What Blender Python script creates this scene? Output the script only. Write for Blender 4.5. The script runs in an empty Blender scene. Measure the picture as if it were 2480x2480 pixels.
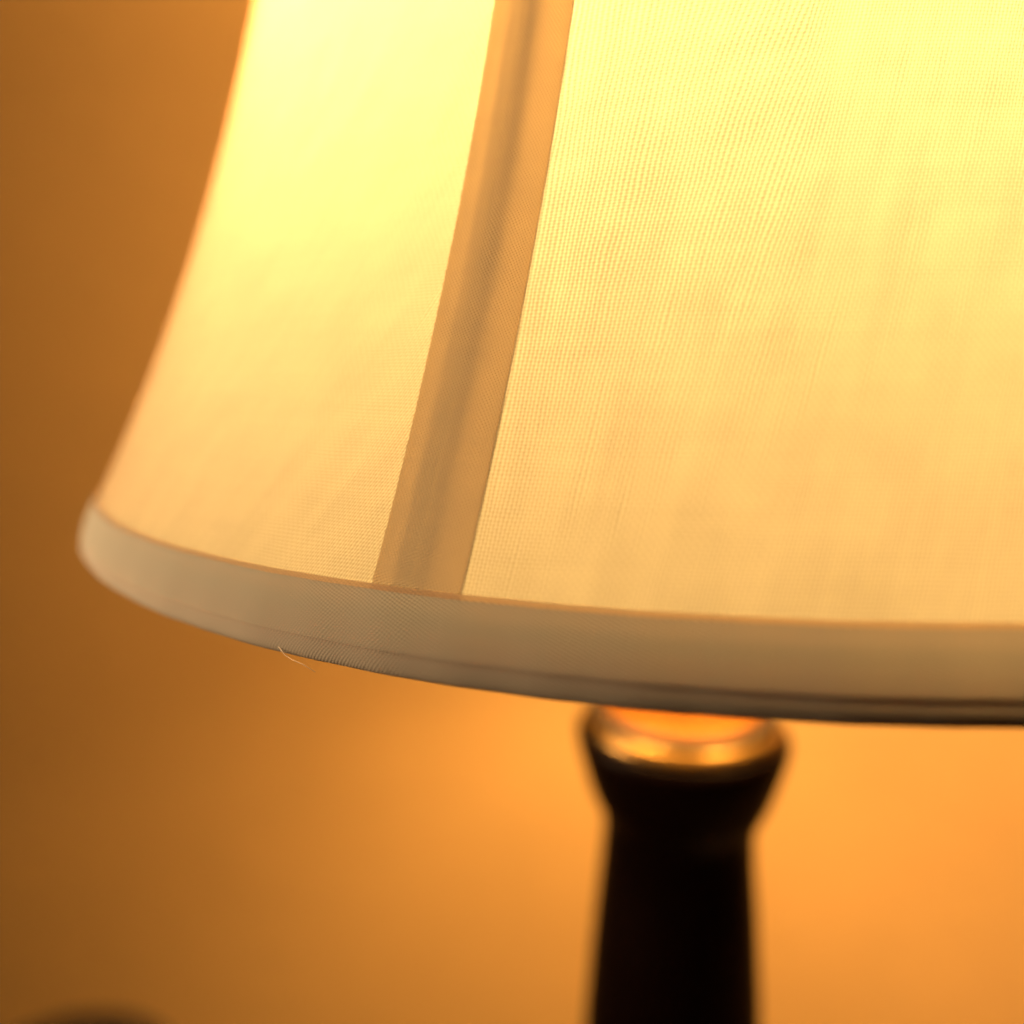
import bpy, bmesh, math, random
from mathutils import Vector, Matrix
random.seed(4)
PI = math.pi
sc = bpy.context.scene
C = sc.collection

# ------------------------------------------------------------------ sizes (metres)
R = 0.15                 # rim radius of the lampshade
CAM_Z = 0.56
RIM_Z = CAM_Z - 0.2152 * R      # underside ring of the shade
SHADE_H = 1.18 * R

# ------------------------------------------------------------------ camera
cam = bpy.data.cameras.new('camera')
co = bpy.data.objects.new('camera', cam); C.objects.link(co)
co.matrix_world = (Matrix.Translation((-0.3295 * R, -1.4452 * R, CAM_Z))
                   @ Matrix.Rotation(PI / 2 - 0.1754, 4, 'X') @ Matrix.Rotation(-0.0058, 4, 'Z'))
cam.sensor_width = 36; cam.lens = 36 * 1905.8 / 2480
cam.clip_start = 0.005; cam.clip_end = 20
cam.dof.use_dof = True
cam.dof.focus_distance = 0.0915
cam.dof.aperture_fstop = 6.0
sc.camera = co

# ------------------------------------------------------------------ world and light
w = bpy.data.worlds.new('World'); sc.world = w; w.use_nodes = True
w.node_tree.nodes['Background'].inputs[0].default_value = (1.0, 0.55, 0.22, 1)
w.node_tree.nodes['Background'].inputs[1].default_value = 0.012
# soft room light from the front left
ld = bpy.data.lights.new('room_light', 'AREA'); ld.shape = 'DISK'; ld.size = 0.22
ld.energy = 0.80; ld.color = (1.0, 0.68, 0.38); ld.spread = math.radians(75)
lo = bpy.data.objects.new('room_light', ld); C.objects.link(lo)
lo.location = (-0.56, -0.09, CAM_Z + 0.05)
lo.rotation_euler = (Vector((-0.02, -0.05, RIM_Z + 0.03)) - lo.location).to_track_quat('-Z', 'Y').to_euler()

# added fill light, unseen, high on the right, to brighten the wall
l2 = bpy.data.lights.new('wall_fill', 'AREA'); l2.shape = 'DISK'; l2.size = 0.5
l2.energy = 27; l2.color = (1.0, 0.56, 0.20); l2.spread = math.radians(120)
lo2 = bpy.data.objects.new('wall_fill', l2); C.objects.link(lo2)
lo2.location = (0.58, 0.03, CAM_Z + 0.78)
lo2.rotation_euler = (Vector((0.12, 0.36, 0.15)) - lo2.location).to_track_quat('-Z', 'Y').to_euler()

sc.view_settings.view_transform = 'Standard'; sc.view_settings.look = 'None'
sc.view_settings.exposure = 0; sc.view_settings.gamma = 1
cy = sc.cycles
cy.use_denoising = True
cy.diffuse_bounces = 6; cy.max_bounces = 10; cy.glossy_bounces = 4
cy.sample_clamp_indirect = 8
cy.caustics_reflective = False; cy.caustics_refractive = False

BULB_L = 215.0
BULB_COL = (1.0, 0.57, 0.175)

# ------------------------------------------------------------------ node helpers
def mat(name):
    m = bpy.data.materials.new(name); m.use_nodes = True
    m.node_tree.nodes.clear(); return m
class N:
    def __init__(s, m): s.t = m.node_tree
    def n(s, typ, **kw):
        o = s.t.nodes.new(typ)
        for k, v in kw.items(): setattr(o, k, v)
        return o
    def put(s, sock, v):
        if isinstance(v, bpy.types.NodeSocket): s.t.links.new(v, sock)
        else: sock.default_value = v
    def math(s, op, a, b=None, c=None, clamp=False):
        o = s.n('ShaderNodeMath', operation=op); o.use_clamp = clamp
        s.put(o.inputs[0], a)
        if b is not None: s.put(o.inputs[1], b)
        if c is not None: s.put(o.inputs[2], c)
        return o.outputs[0]
    def uv(s):
        o = s.n('ShaderNodeUVMap'); o.uv_map = 'UVMap'
        x = s.n('ShaderNodeSeparateXYZ'); s.t.links.new(o.outputs[0], x.inputs[0])
        return o.outputs[0], x.outputs[0], x.outputs[1]
    def noise(s, vec, scale, detail=2, sx=1, sy=1, sz=1):
        mp = s.n('ShaderNodeMapping'); mp.inputs['Scale'].default_value = (sx, sy, sz)
        s.t.links.new(vec, mp.inputs['Vector'])
        o = s.n('ShaderNodeTexNoise'); s.put(o.inputs['Scale'], scale); s.put(o.inputs['Detail'], detail)
        s.t.links.new(mp.outputs[0], o.inputs['Vector'])
        return o.outputs['Fac']
    def mul(s, col, f):
        o = s.n('ShaderNodeVectorMath', operation='SCALE')
        s.put(o.inputs[0], col); s.put(o.inputs['Scale'], f)
        return o.outputs[0]

def fabric(name, kind, refl, trans, share, pu=0.42e-3, pv=0.42e-3, amp=0.13, bump=0.00005):
    """woven cloth: thickness of the weave changes what passes through it, and its relief"""
    m = mat(name); k = N(m)
    vec, u, v = k.uv()
    # irregular thread run
    wob = k.math('MULTIPLY', k.math('SUBTRACT', k.noise(vec, 260, 2, 1, 0.25), 0.5), 0.9e-3)
    wob2 = k.math('MULTIPLY', k.math('SUBTRACT', k.noise(vec, 230, 2, 0.25, 1), 0.5), 0.8e-3)
    uu = k.math('ADD', u, wob); vv = k.math('ADD', v, wob2)
    a = k.math('MULTIPLY', uu, 2 * PI / pu); b = k.math('MULTIPLY', vv, 2 * PI / pv)
    if kind == 'plain':
        su = k.math('SINE', a); sv = k.math('SINE', b)
        h = k.math('ADD', k.math('MULTIPLY', su, 0.68), k.math('MULTIPLY', sv, 0.34))
        # brick-like over/under
        x = k.math('MULTIPLY', k.math('SINE', k.math('MULTIPLY', a, 0.5)), k.math('SINE', k.math('MULTIPLY', b, 0.5)))
        h = k.math('ADD', h, k.math('MULTIPLY', x, 0.25))
    elif kind == 'side':
        su = k.math('SINE', a); sv = k.math('SINE', b)
        h = k.math('ADD', k.math('MULTIPLY', su, 0.35), k.math('MULTIPLY', sv, 0.6))
        x = k.math('MULTIPLY', k.math('SINE', k.math('MULTIPLY', a, 0.5)), k.math('SINE', k.math('MULTIPLY', b, 0.5)))
        h = k.math('ADD', h, k.math('MULTIPLY', x, 0.35))
    else:  # twill
        d = k.math('SINE', k.math('ADD', a, k.math('MULTIPLY', b, 0.6)))
        e = k.math('SINE', k.math('SUBTRACT', b, k.math('MULTIPLY', a, 0.5)))
        h = k.math('ADD', k.math('MULTIPLY', d, 0.5), k.math('MULTIPLY', e, 0.45))
    slub = k.math('SUBTRACT', k.noise(vec, 650, 4, 1, 0.05), 0.5)
    slub2 = k.math('SUBTRACT', k.noise(vec, 650, 4, 0.06, 1), 0.5)
    mott = k.math('SUBTRACT', k.noise(vec, 190, 5, 1, 0.7), 0.5)
    f = k.math('MULTIPLY_ADD', h, amp, 1.0)
    f = k.math('MULTIPLY_ADD', slub, 0.24, f)
    f = k.math('MULTIPLY_ADD', slub2, 0.18, f)
    f = k.math('MULTIPLY_ADD', mott, 0.34, f)
    bp = k.n('ShaderNodeBump'); bp.inputs['Strength'].default_value = 0.8
    bp.inputs['Distance'].default_value = bump
    k.put(bp.inputs['Height'], h)
    df = k.n('ShaderNodeBsdfDiffuse'); df.inputs['Color'].default_value = (*refl, 1)
    k.t.links.new(bp.outputs[0], df.inputs['Normal'])
    tr = k.n('ShaderNodeBsdfTranslucent'); 
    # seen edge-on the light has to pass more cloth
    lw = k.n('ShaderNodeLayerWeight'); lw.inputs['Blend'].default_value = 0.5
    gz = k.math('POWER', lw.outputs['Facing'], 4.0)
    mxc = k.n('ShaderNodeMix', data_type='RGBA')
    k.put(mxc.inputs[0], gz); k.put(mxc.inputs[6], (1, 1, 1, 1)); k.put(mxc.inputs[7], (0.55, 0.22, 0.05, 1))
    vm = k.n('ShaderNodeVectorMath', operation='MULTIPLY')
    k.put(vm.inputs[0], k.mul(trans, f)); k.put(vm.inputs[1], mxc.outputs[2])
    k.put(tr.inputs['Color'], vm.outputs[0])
    mx = k.n('ShaderNodeMixShader'); mx.inputs[0].default_value = share
    k.t.links.new(df.outputs[0], mx.inputs[1]); k.t.links.new(tr.outputs[0], mx.inputs[2])
    out = k.n('ShaderNodeOutputMaterial'); k.t.links.new(mx.outputs[0], out.inputs[0])
    return m

def principled(name, col, rough, metal=0.0, noise_amp=0.1, scale=60, coat=0.0, bump=0.0, spec=0.5):
    m = mat(name); k = N(m)
    tc = k.n('ShaderNodeTexCoord').outputs['Object']
    nz = k.noise(tc, scale, 4)
    f = k.math('MULTIPLY_ADD', k.math('SUBTRACT', nz, 0.5), noise_amp * 2, 1.0)
    p = k.n('ShaderNodeBsdfPrincipled')
    k.put(p.inputs['Base Color'], k.mul(col, f))
    p.inputs['Metallic'].default_value = metal
    k.put(p.inputs['Roughness'], k.math('MULTIPLY', f, rough))
    p.inputs['Coat Weight'].default_value = coat
    p.inputs['Specular IOR Level'].default_value = spec
    if bump:
        b = k.n('ShaderNodeBump'); b.inputs['Distance'].default_value = bump; k.put(b.inputs['Height'], k.noise(tc, scale * 4, 3))
        k.t.links.new(b.outputs[0], p.inputs['Normal'])
    out = k.n('ShaderNodeOutputMaterial'); k.t.links.new(p.outputs[0], out.inputs[0])
    return m

M = {}
M['panel'] = fabric('ivory_shade_fabric', 'plain', (0.55, 0.47, 0.31), (0.35, 0.362, 0.345), 0.5, amp=0.42)
M['panel_side'] = M['panel']
M['strip'] = fabric('seam_layered_fabric', 'twill', (0.50, 0.46, 0.35), (0.205, 0.145, 0.068), 0.38, 0.46e-3, 0.40e-3, amp=0.16)
M['band'] = fabric('binding_tape', 'twill', (0.50, 0.47, 0.375), (0.34, 0.125, 0.045), 0.20, 0.48e-3, 0.40e-3, amp=0.08, bump=0.000028)
M['roll'] = fabric('rolled_binding', 'twill', (0.46, 0.40, 0.32), (0.30, 0.11, 0.04), 0.10, 0.48e-3, 0.40e-3, amp=0.08, bump=0.000028)
M['hem'] = fabric('thin_hem', 'twill', (0.56, 0.46, 0.34), (0.72, 0.52, 0.31), 0.5, 0.46e-3, 0.40e-3, amp=0.12)
M['thread'] = principled('sewing_thread', (0.80, 0.62, 0.42), 0.8)
M['wire'] = principled('coated_wire', (0.45, 0.42, 0.36), 0.5)
M['dark'] = principled('black_brown_lacquer', (0.003, 0.001, 0.0007), 0.42, 0, 0.25, 40, spec=0.04)
M['bronze'] = principled('aged_gold_metal', (0.21, 0.12, 0.038), 0.33, 1.0, 0.15, 120)
M['rimdark'] = principled('dark_groove', (0.006, 0.003, 0.001), 0.5, 0.0)
M['cap'] = principled('warm_brass', (0.22, 0.085, 0.016), 0.6, 1.0, 0.1, 150)
M['wall'] = principled('warm_painted_wall', (0.80, 0.50, 0.20), 0.9, 0, 0.05, 18, bump=0.0004, spec=0.1)
M['wood'] = principled('dark_table_wood', (0.07, 0.03, 0.012), 0.45, 0, 0.3, 25)
M['box'] = principled('dark_wood_box', (0.012, 0.005, 0.002), 0.7, 0, 0.2, 40)

def emis(name, col, L):
    m = mat(name); k = N(m)
    e = k.n('ShaderNodeEmission'); e.inputs[0].default_value = (*col, 1); e.inputs[1].default_value = L
    out = k.n('ShaderNodeOutputMaterial'); k.t.links.new(e.outputs[0], out.inputs[0]); return m
M['bulb'] = emis('glowing_frosted_bulb', BULB_COL, BULB_L)

# ------------------------------------------------------------------ mesh helpers
def link(name, me, m, parent=None, smooth=True):
    o = bpy.data.objects.new(name, me); C.objects.link(o)
    if m: me.materials.append(m)
    if parent: o.parent = parent
    if smooth:
        for p in me.polygons: p.use_smooth = True
    return o
def grid(name, fn, nu, nv, m, parent, uvfn=None, close=False):
    """fn(i,j) -> point, a (nu x nv) sheet"""
    vs = [fn(i / (nu - 1), j / (nv - 1)) for j in range(nv) for i in range(nu)]
    fs = [(j * nu + i, j * nu + i + 1, (j + 1) * nu + i + 1, (j + 1) * nu + i) for j in range(nv - 1) for i in range(nu - 1)]
    me = bpy.data.meshes.new(name); me.from_pydata(vs, [], fs)
    uvl = me.uv_layers.new(name='UVMap')
    for p in me.polygons:
        for li in p.loop_indices:
            vi = me.loops[li].vertex_index
            i, j = vi % nu, vi // nu
            uvl.data[li].uv = uvfn(i / (nu - 1), j / (nv - 1)) if uvfn else (i / (nu - 1), j / (nv - 1))
    return link(name, me, m, parent)
def lathe(name, prof, m, parent, n=96, loc=(0, 0, 0)):
    vs = []; fs = []
    for r, z in prof:
        for i in range(n):
            a = 2 * PI * i / n; vs.append((r * math.cos(a) + loc[0], r * math.sin(a) + loc[1], z + loc[2]))
    for j in range(len(prof) - 1):
        for i in range(n):
            fs.append((j * n + i, j * n + (i + 1) % n, (j + 1) * n + (i + 1) % n, (j + 1) * n + i))
    if prof[0][0] > 1e-6: fs.append(tuple(range(n - 1, -1, -1)))
    if prof[-1][0] > 1e-6: fs.append(tuple((len(prof) - 1) * n + i for i in range(n)))
    me = bpy.data.meshes.new(name); me.from_pydata(vs, [], fs); me.validate()
    return link(name, me, m, parent)
def tube(name, pts, rad, m, parent, n=12, closed=False):
    pts = [Vector(p) for p in pts]; vs = []; fs = []; L = len(pts)
    nrm = None
    for k, p in enumerate(pts):
        if closed: t = (pts[(k + 1) % L] - pts[k - 1]).normalized()
        else: t = (pts[min(k + 1, L - 1)] - pts[max(k - 1, 0)]).normalized()
        if nrm is None: nrm = t.orthogonal().normalized()
        nrm = (nrm - t * nrm.dot(t)).normalized(); b = t.cross(nrm)
        for i in range(n):
            a = 2 * PI * i / n; vs.append(p + (nrm * math.cos(a) + b * math.sin(a)) * rad)
    for k in range(L if closed else L - 1):
        q = (k + 1) % L
        for i in range(n):
            fs.append((k * n + i, k * n + (i + 1) % n, q * n + (i + 1) % n, q * n + i))
    if not closed:
        fs.append(tuple(range(n - 1, -1, -1))); fs.append(tuple((L - 1) * n + i for i in range(n)))
    me = bpy.data.meshes.new(name); me.from_pydata([tuple(v) for v in vs], [], fs)
    return link(name, me, m, parent)
def smooth_prof(pts, sub=6):
    """Catmull-Rom through profile points"""
    out = []
    P = [Vector(p) for p in pts]
    for i in range(len(P) - 1):
        a = P[max(i - 1, 0)]; b = P[i]; c = P[i + 1]; d = P[min(i + 2, len(P) - 1)]
        for s in range(sub):
            t = s / sub
            q = 0.5 * ((2 * b) + (c - a) * t + (2 * a - 5 * b + 4 * c - d) * t * t + (3 * b - a - 3 * c + d) * t ** 3)
            out.append((max(q.x, 0.0), q.y))
    out.append((P[-1].x, P[-1].y)); return out

def thing(name, label, cat, loc=(0, 0, 0)):
    o = bpy.data.objects.new(name, None); C.objects.link(o); o.location = loc
    o['label'] = label; o['category'] = cat; o.empty_display_size = 0.05
    return o

# ------------------------------------------------------------------ setting
WALL_Y = 0.36
WALL_TURN = math.radians(-11)      # the right end of the wall stands nearer
me = bpy.data.meshes.new('wall')
me.from_pydata([(-2.5, WALL_Y, -0.75), (2.5, WALL_Y, -0.75), (2.5, WALL_Y, 1.8), (-2.5, WALL_Y, 1.8),
                (-2.5, WALL_Y + .1, -0.75), (2.5, WALL_Y + .1, -0.75), (2.5, WALL_Y + .1, 1.8), (-2.5, WALL_Y + .1, 1.8)], [],
               [(0, 1, 2, 3), (5, 4, 7, 6), (4, 0, 3, 7), (1, 5, 6, 2), (3, 2, 6, 7), (4, 5, 1, 0)])
wall = link('wall', me, M['wall'], None, smooth=False); wall['kind'] = 'structure'
wall.matrix_world = Matrix.Translation((0, WALL_Y, 0)) @ Matrix.Rotation(WALL_TURN, 4, 'Z') @ Matrix.Translation((0, -WALL_Y, 0))

tb = thing('table', 'dark wooden table under the lamp against the orange wall', 'table', (0, 0, -0.03))
def rbox(name, x0, x1, y0, y1, z0, z1, bev, m, parent, seg=4):
    bm = bmesh.new(); bmesh.ops.create_cube(bm, size=1)
    for v in bm.verts:
        v.co = Vector((x0 + (v.co.x + .5) * (x1 - x0), y0 + (v.co.y + .5) * (y1 - y0), z0 + (v.co.z + .5) * (z1 - z0)))
    bmesh.ops.bevel(bm, geom=bm.edges[:], offset=bev, segments=seg, profile=0.5, affect='EDGES')
    me = bpy.data.meshes.new(name); bm.to_mesh(me); bm.free()
    return link(name, me, m, parent)
rbox('table_top', -0.6, 0.6, -0.35, 0.19, 0, 0.03, 0.004, M['wood'], tb)
for sx in (-1, 1):
    for y in (-0.31, 0.14):
        rbox('leg', sx * 0.55 - 0.025, sx * 0.55 + 0.025, y - 0.025, y + 0.025, -0.70, -0.0005, 0.003, M['wood'], tb)

# ------------------------------------------------------------------ the shade
def prof_r(h):   # h in units of R above the rim
    return R * (1 - 0.53705 * h + 0.26116 * h * h - 0.059586 * h ** 3)
lamp = thing('table_lamp', 'lit table lamp with ivory bell fabric shade on a dark turned stand', 'table lamp', (0, 0, 0))
shade = bpy.data.objects.new('lampshade', None); C.objects.link(shade); shade.parent = lamp
HT = SHADE_H / R
def P(azdeg, h, dr=0.0):
    a = math.radians(azdeg); r = prof_r(h) + dr
    return (r * math.sin(a), -r * math.cos(a), RIM_Z + h * R)
NS = 6
H0 = 0.033        # cloth and wires end inside the trim
def eL(h): return -26.85 + 0.85 * min(h, 1.2) / 0.53
def eR(h): return -22.45 + 1.85 * min(h, 1.2) / 0.53
def eW(h): return -25.1 + 1.2 * min(h, 1.2) / 0.53
def fray(h, s):  # slightly uneven cut of the cloth edge
    return 0.014 * math.sin(h * 590 + s) + 0.006 * math.sin(h * 283 + 2 * s) + 0.008 * math.sin(h * 23 + s)
for s in range(NS):
    off = s * 360 / NS
    # panel from right edge of this seam to left edge of the next one
    def fn(i, j, off=off):
        h = H0 + j * (HT - H0)
        a0 = off + eR(h); a1 = off + 360 / NS + eL(h) + fray(h, s)
        return P(a0 + (a1 - a0) * i, h)
    def uf(i, j, off=off):
        h = H0 + j * (HT - H0)
        a0 = off + eR(0.3); a1 = off + 360 / NS + eL(0.3)
        th = (a1 - a0) * i
        return (math.radians(th) * prof_r(h) - 0.16 * h * R * min(1.0, th / 14), h * R * 1.05)
    grid('fabric_panel', fn, 50, 520, M['panel'], shade, uf)
    # layered seam strip lying just behind the cut edges
    def fs_(i, j, off=off):
        h = H0 + j * (HT - H0)
        a0 = off + eL(h) + fray(h, s - 1 if s else NS - 1); a1 = off + eR(h) + 0.07
        t = (i - 0.38) / 0.16
        return P(a0 + (a1 - a0) * i, h, -0.00006 * min(1, i * 12) )
    def us(i, j, off=off):
        h = H0 + j * (HT - H0)
        return (i * 0.0125, h * R * 1.05)
    grid('seam_strip', fs_, 25, 520, M['strip'], shade, us)
    tube('rib_wire', [P(off + eW(h), h, -0.0018) for h in [H0 + (HT - H0) * q / 40 for q in range(41)]], 0.00095, M['wire'], shade, 10)

# bottom binding: tape round the rim with a rolled edge
def band(name, prof, m, parent, z0, n=361):
    ln = [0]
    for a, b in zip(prof[:-1], prof[1:]): ln.append(ln[-1] + math.hypot(a[0] - b[0], a[1] - b[1]))
    def fn(i, j):
        k = round(j * (len(prof) - 1)); dr, z = prof[k]
        a = 2 * PI * i; wv = 0.00006 * math.sin(a * 41) + 0.00005 * math.sin(a * 97 + 1)
        r = dr + wv
        return (r * math.sin(a), -r * math.cos(a), z0 + z)
    def uf(i, j):
        k = round(j * (len(prof) - 1)); return (i * 2 * PI * R, ln[k])
    return grid(name, fn, n, len(prof), m, parent, uf)
def pr(hm, d): return prof_r(hm / R) + d
HB = 0.0083
prof = smooth_prof([(pr(HB, 0.0005), HB), (R - 0.00285, 0.0065), (R - 0.0019, 0.0045), (R - 0.00125, 0.0029), (R - 0.0011, 0.0024)], 4)
roll = [(R - 0.0011, 0.0024), (R - 0.00118, 0.0021), (R - 0.00105, 0.0017), (R - 0.00088, 0.0013)]
for q in range(0, 15):       # the roll round the bottom wire
    a = math.radians(16 - q * 15)
    roll.append((R - 0.00185 + 0.00105 * math.cos(a), 0.0006 + 0.0012 * math.sin(a)))
band('trim_band', prof, M['band'], shade, RIM_Z)
band('rolled_edge', roll, M['roll'], shade, RIM_Z)
hp = [(pr(HB + 0.0005, 0.00025), HB + 0.0005), (pr(HB + 0.0002, 0.0003), HB + 0.0002), (pr(HB - 0.0006, 0.0003), HB - 0.0006)]
band('trim_hem', hp, M['hem'], shade, RIM_Z)
# inner turn-up of the tape
ip = [(pr(HB - 0.001, -0.0006), HB - 0.001), (R - 0.0033, 0.004), (R - 0.0032, 0.0016)]
band('inner_tape', ip, M['band'], shade, RIM_Z)
tube('rim_wire', [((R - 0.00185) * math.sin(2 * PI * q / 180), -(R - 0.00185) * math.cos(2 * PI * q / 180), RIM_Z + 0.0006) for q in range(180)], 0.00085, M['wire'], shade, 8, True)
rt = prof_r(HT)
tube('top_wire', [(rt * math.sin(2 * PI * q / 120), -rt * math.cos(2 * PI * q / 120), RIM_Z + SHADE_H) for q in range(120)], 0.0012, M['wire'], shade, 8, True)
tp = [(pr(SHADE_H + 0.0008, 0.0012), SHADE_H + 0.0014), (pr(SHADE_H, 0.0018), SHADE_H), (pr(SHADE_H - 0.004, 0.0009), SHADE_H - 0.004), (pr(SHADE_H - 0.008, 0.0006), SHADE_H - 0.008)]
band('top_trim', tp, M['band'], shade, RIM_Z)
# spider holding the shade
for q in range(3):
    a = 2 * PI * q / 3 + 0.5
    tube('spider_arm', [(rt * math.cos(a), rt * math.sin(a), RIM_Z + SHADE_H), (rt * .6 * math.cos(a), rt * .6 * math.sin(a), RIM_Z + SHADE_H - 0.006),
                        (0.006 * math.cos(a), 0.006 * math.sin(a), RIM_Z + SHADE_H - 0.008)], 0.0013, M['bronze'], shade, 8)
# loose thread hanging from the underside
def px_pt(az, dz, dr): 
    a = math.radians(az); return ((R + dr) * math.sin(a), -(R + dr) * math.cos(a), RIM_Z + dz)
tube('loose_thread', [px_pt(-31.2, 0.0004, -0.0009), px_pt(-30.6, -0.0002, -0.0004), px_pt(-30.0, -0.0003, 0.0001), px_pt(-29.4, -0.0006, 0.0), px_pt(-28.6, -0.0011, 0.0002)], 0.00005, M['thread'], shade, 6)

# ------------------------------------------------------------------ the stand
def Z(k): return CAM_Z + k * R         # k = height relative to the camera, in rim radii
body = smooth_prof([(0.190 * R, Z(-0.676)), (0.198 * R, Z(-0.679)), (0.204 * R, Z(-0.692)), (0.203 * R, Z(-0.712)), (0.192 * R, Z(-0.757)), (0.174 * R, Z(-0.815)), (0.155 * R, Z(-0.858)), (0.149 * R, Z(-0.89)),
        (0.151 * R, Z(-0.95)), (0.164 * R, Z(-1.10)), (0.181 * R, Z(-1.34)), (0.20 * R, Z(-1.7)), (0.25 * R, Z(-2.1)),
        (0.27 * R, Z(-2.6)), (0.22 * R, Z(-3.0)), (0.15 * R, Z(-3.25)), (0.17 * R, Z(-3.32))], 8)
lathe('stand_column', body[::-1], M['dark'], lamp, 96)
lathe('foot', [(0.0, 0.0), (0.53 * R, 0.0), (0.55 * R, 0.004), (0.54 * R, 0.014), (0.46 * R, 0.022), (0.44 * R, 0.030), (0.22 * R, 0.050), (0.19 * R, Z(-3.32) + 0.002)], M['dark'], lamp, 96)
col = smooth_prof([(0.190 * R, Z(-0.679)), (0.192 * R, Z(-0.672)), (0.188 * R, Z(-0.662)), (0.181 * R, Z(-0.654)), (0.172 * R, Z(-0.650)), (0.168 * R, Z(-0.650))], 8)
lathe('gold_collar', col, M['bronze'], lamp, 128)
tube('collar_lip', [(0.1635 * R * math.cos(2 * PI * q / 96), 0.1635 * R * math.sin(2 * PI * q / 96), Z(-0.644)) for q in range(96)], 0.0019, M['rimdark'], lamp, 10, True)
lathe('cap_plate', [(0.162 * R, Z(-0.655)), (0.161 * R, Z(-0.640)), (0.12 * R, Z(-0.634)), (0.05 * R, Z(-0.625))], M['cap'], lamp, 96)
# centre rod, cluster with two sockets
BZ = RIM_Z + 0.80 * R
lathe('centre_rod', [(0.0045, Z(-0.63)), (0.0045, RIM_Z + SHADE_H - 0.004)], M['bronze'], lamp, 24)
lathe('socket_cluster', [(0.006, BZ - 0.030), (0.013, BZ - 0.026), (0.013, BZ - 0.010), (0.006, BZ - 0.006)], M['dark'], lamp, 32)
lathe('finial', [(0.004, RIM_Z + SHADE_H - 0.006), (0.008, RIM_Z + SHADE_H - 0.004), (0.006, RIM_Z + SHADE_H + 0.004), (0.009, RIM_Z + SHADE_H + 0.012), (0.0, RIM_Z + SHADE_H + 0.022)], M['bronze'], lamp, 32)
BP = smooth_prof([(0.0125, -0.020), (0.0135, -0.010), (0.022, 0.006), (0.026, 0.020), (0.021, 0.036), (0.010, 0.0445), (0.0, 0.046)], 4)
for sx in (-1, 1):
    ax = Matrix.Translation((0.014 * sx, 0, BZ - 0.018)) @ Matrix.Rotation(sx * math.radians(62), 4, 'Y')
    so = lathe('bulb_socket', [(0.010, 0.0), (0.0145, 0.002), (0.0145, 0.020), (0.0135, 0.024)], M['dark'], lamp, 32); so.matrix_local = ax
    bu = lathe('light_bulb', BP, M['bulb'], lamp, 40); bu.matrix_local = ax @ Matrix.Translation((0, 0, 0.042))

# ------------------------------------------------------------------ dark thing in the lower left corner
bx = thing('canister', 'dark round topped canister blurred in the lower left corner before the wall', 'canister', (-0.305, 0.143, -0.011))
lathe('canister_body', smooth_prof([(0.0, 0.0115), (0.070, 0.0115), (0.075, 0.017), (0.078, 0.08), (0.077, 0.12), (0.075, 0.150)], 5), M['box'], bx, 64)
lathe('lid', smooth_prof([(0.0765, 0.1505), (0.0785, 0.156), (0.077, 0.168), (0.068, 0.183), (0.046, 0.195), (0.015, 0.200), (0.0, 0.2005)], 6), M['box'], bx, 64)
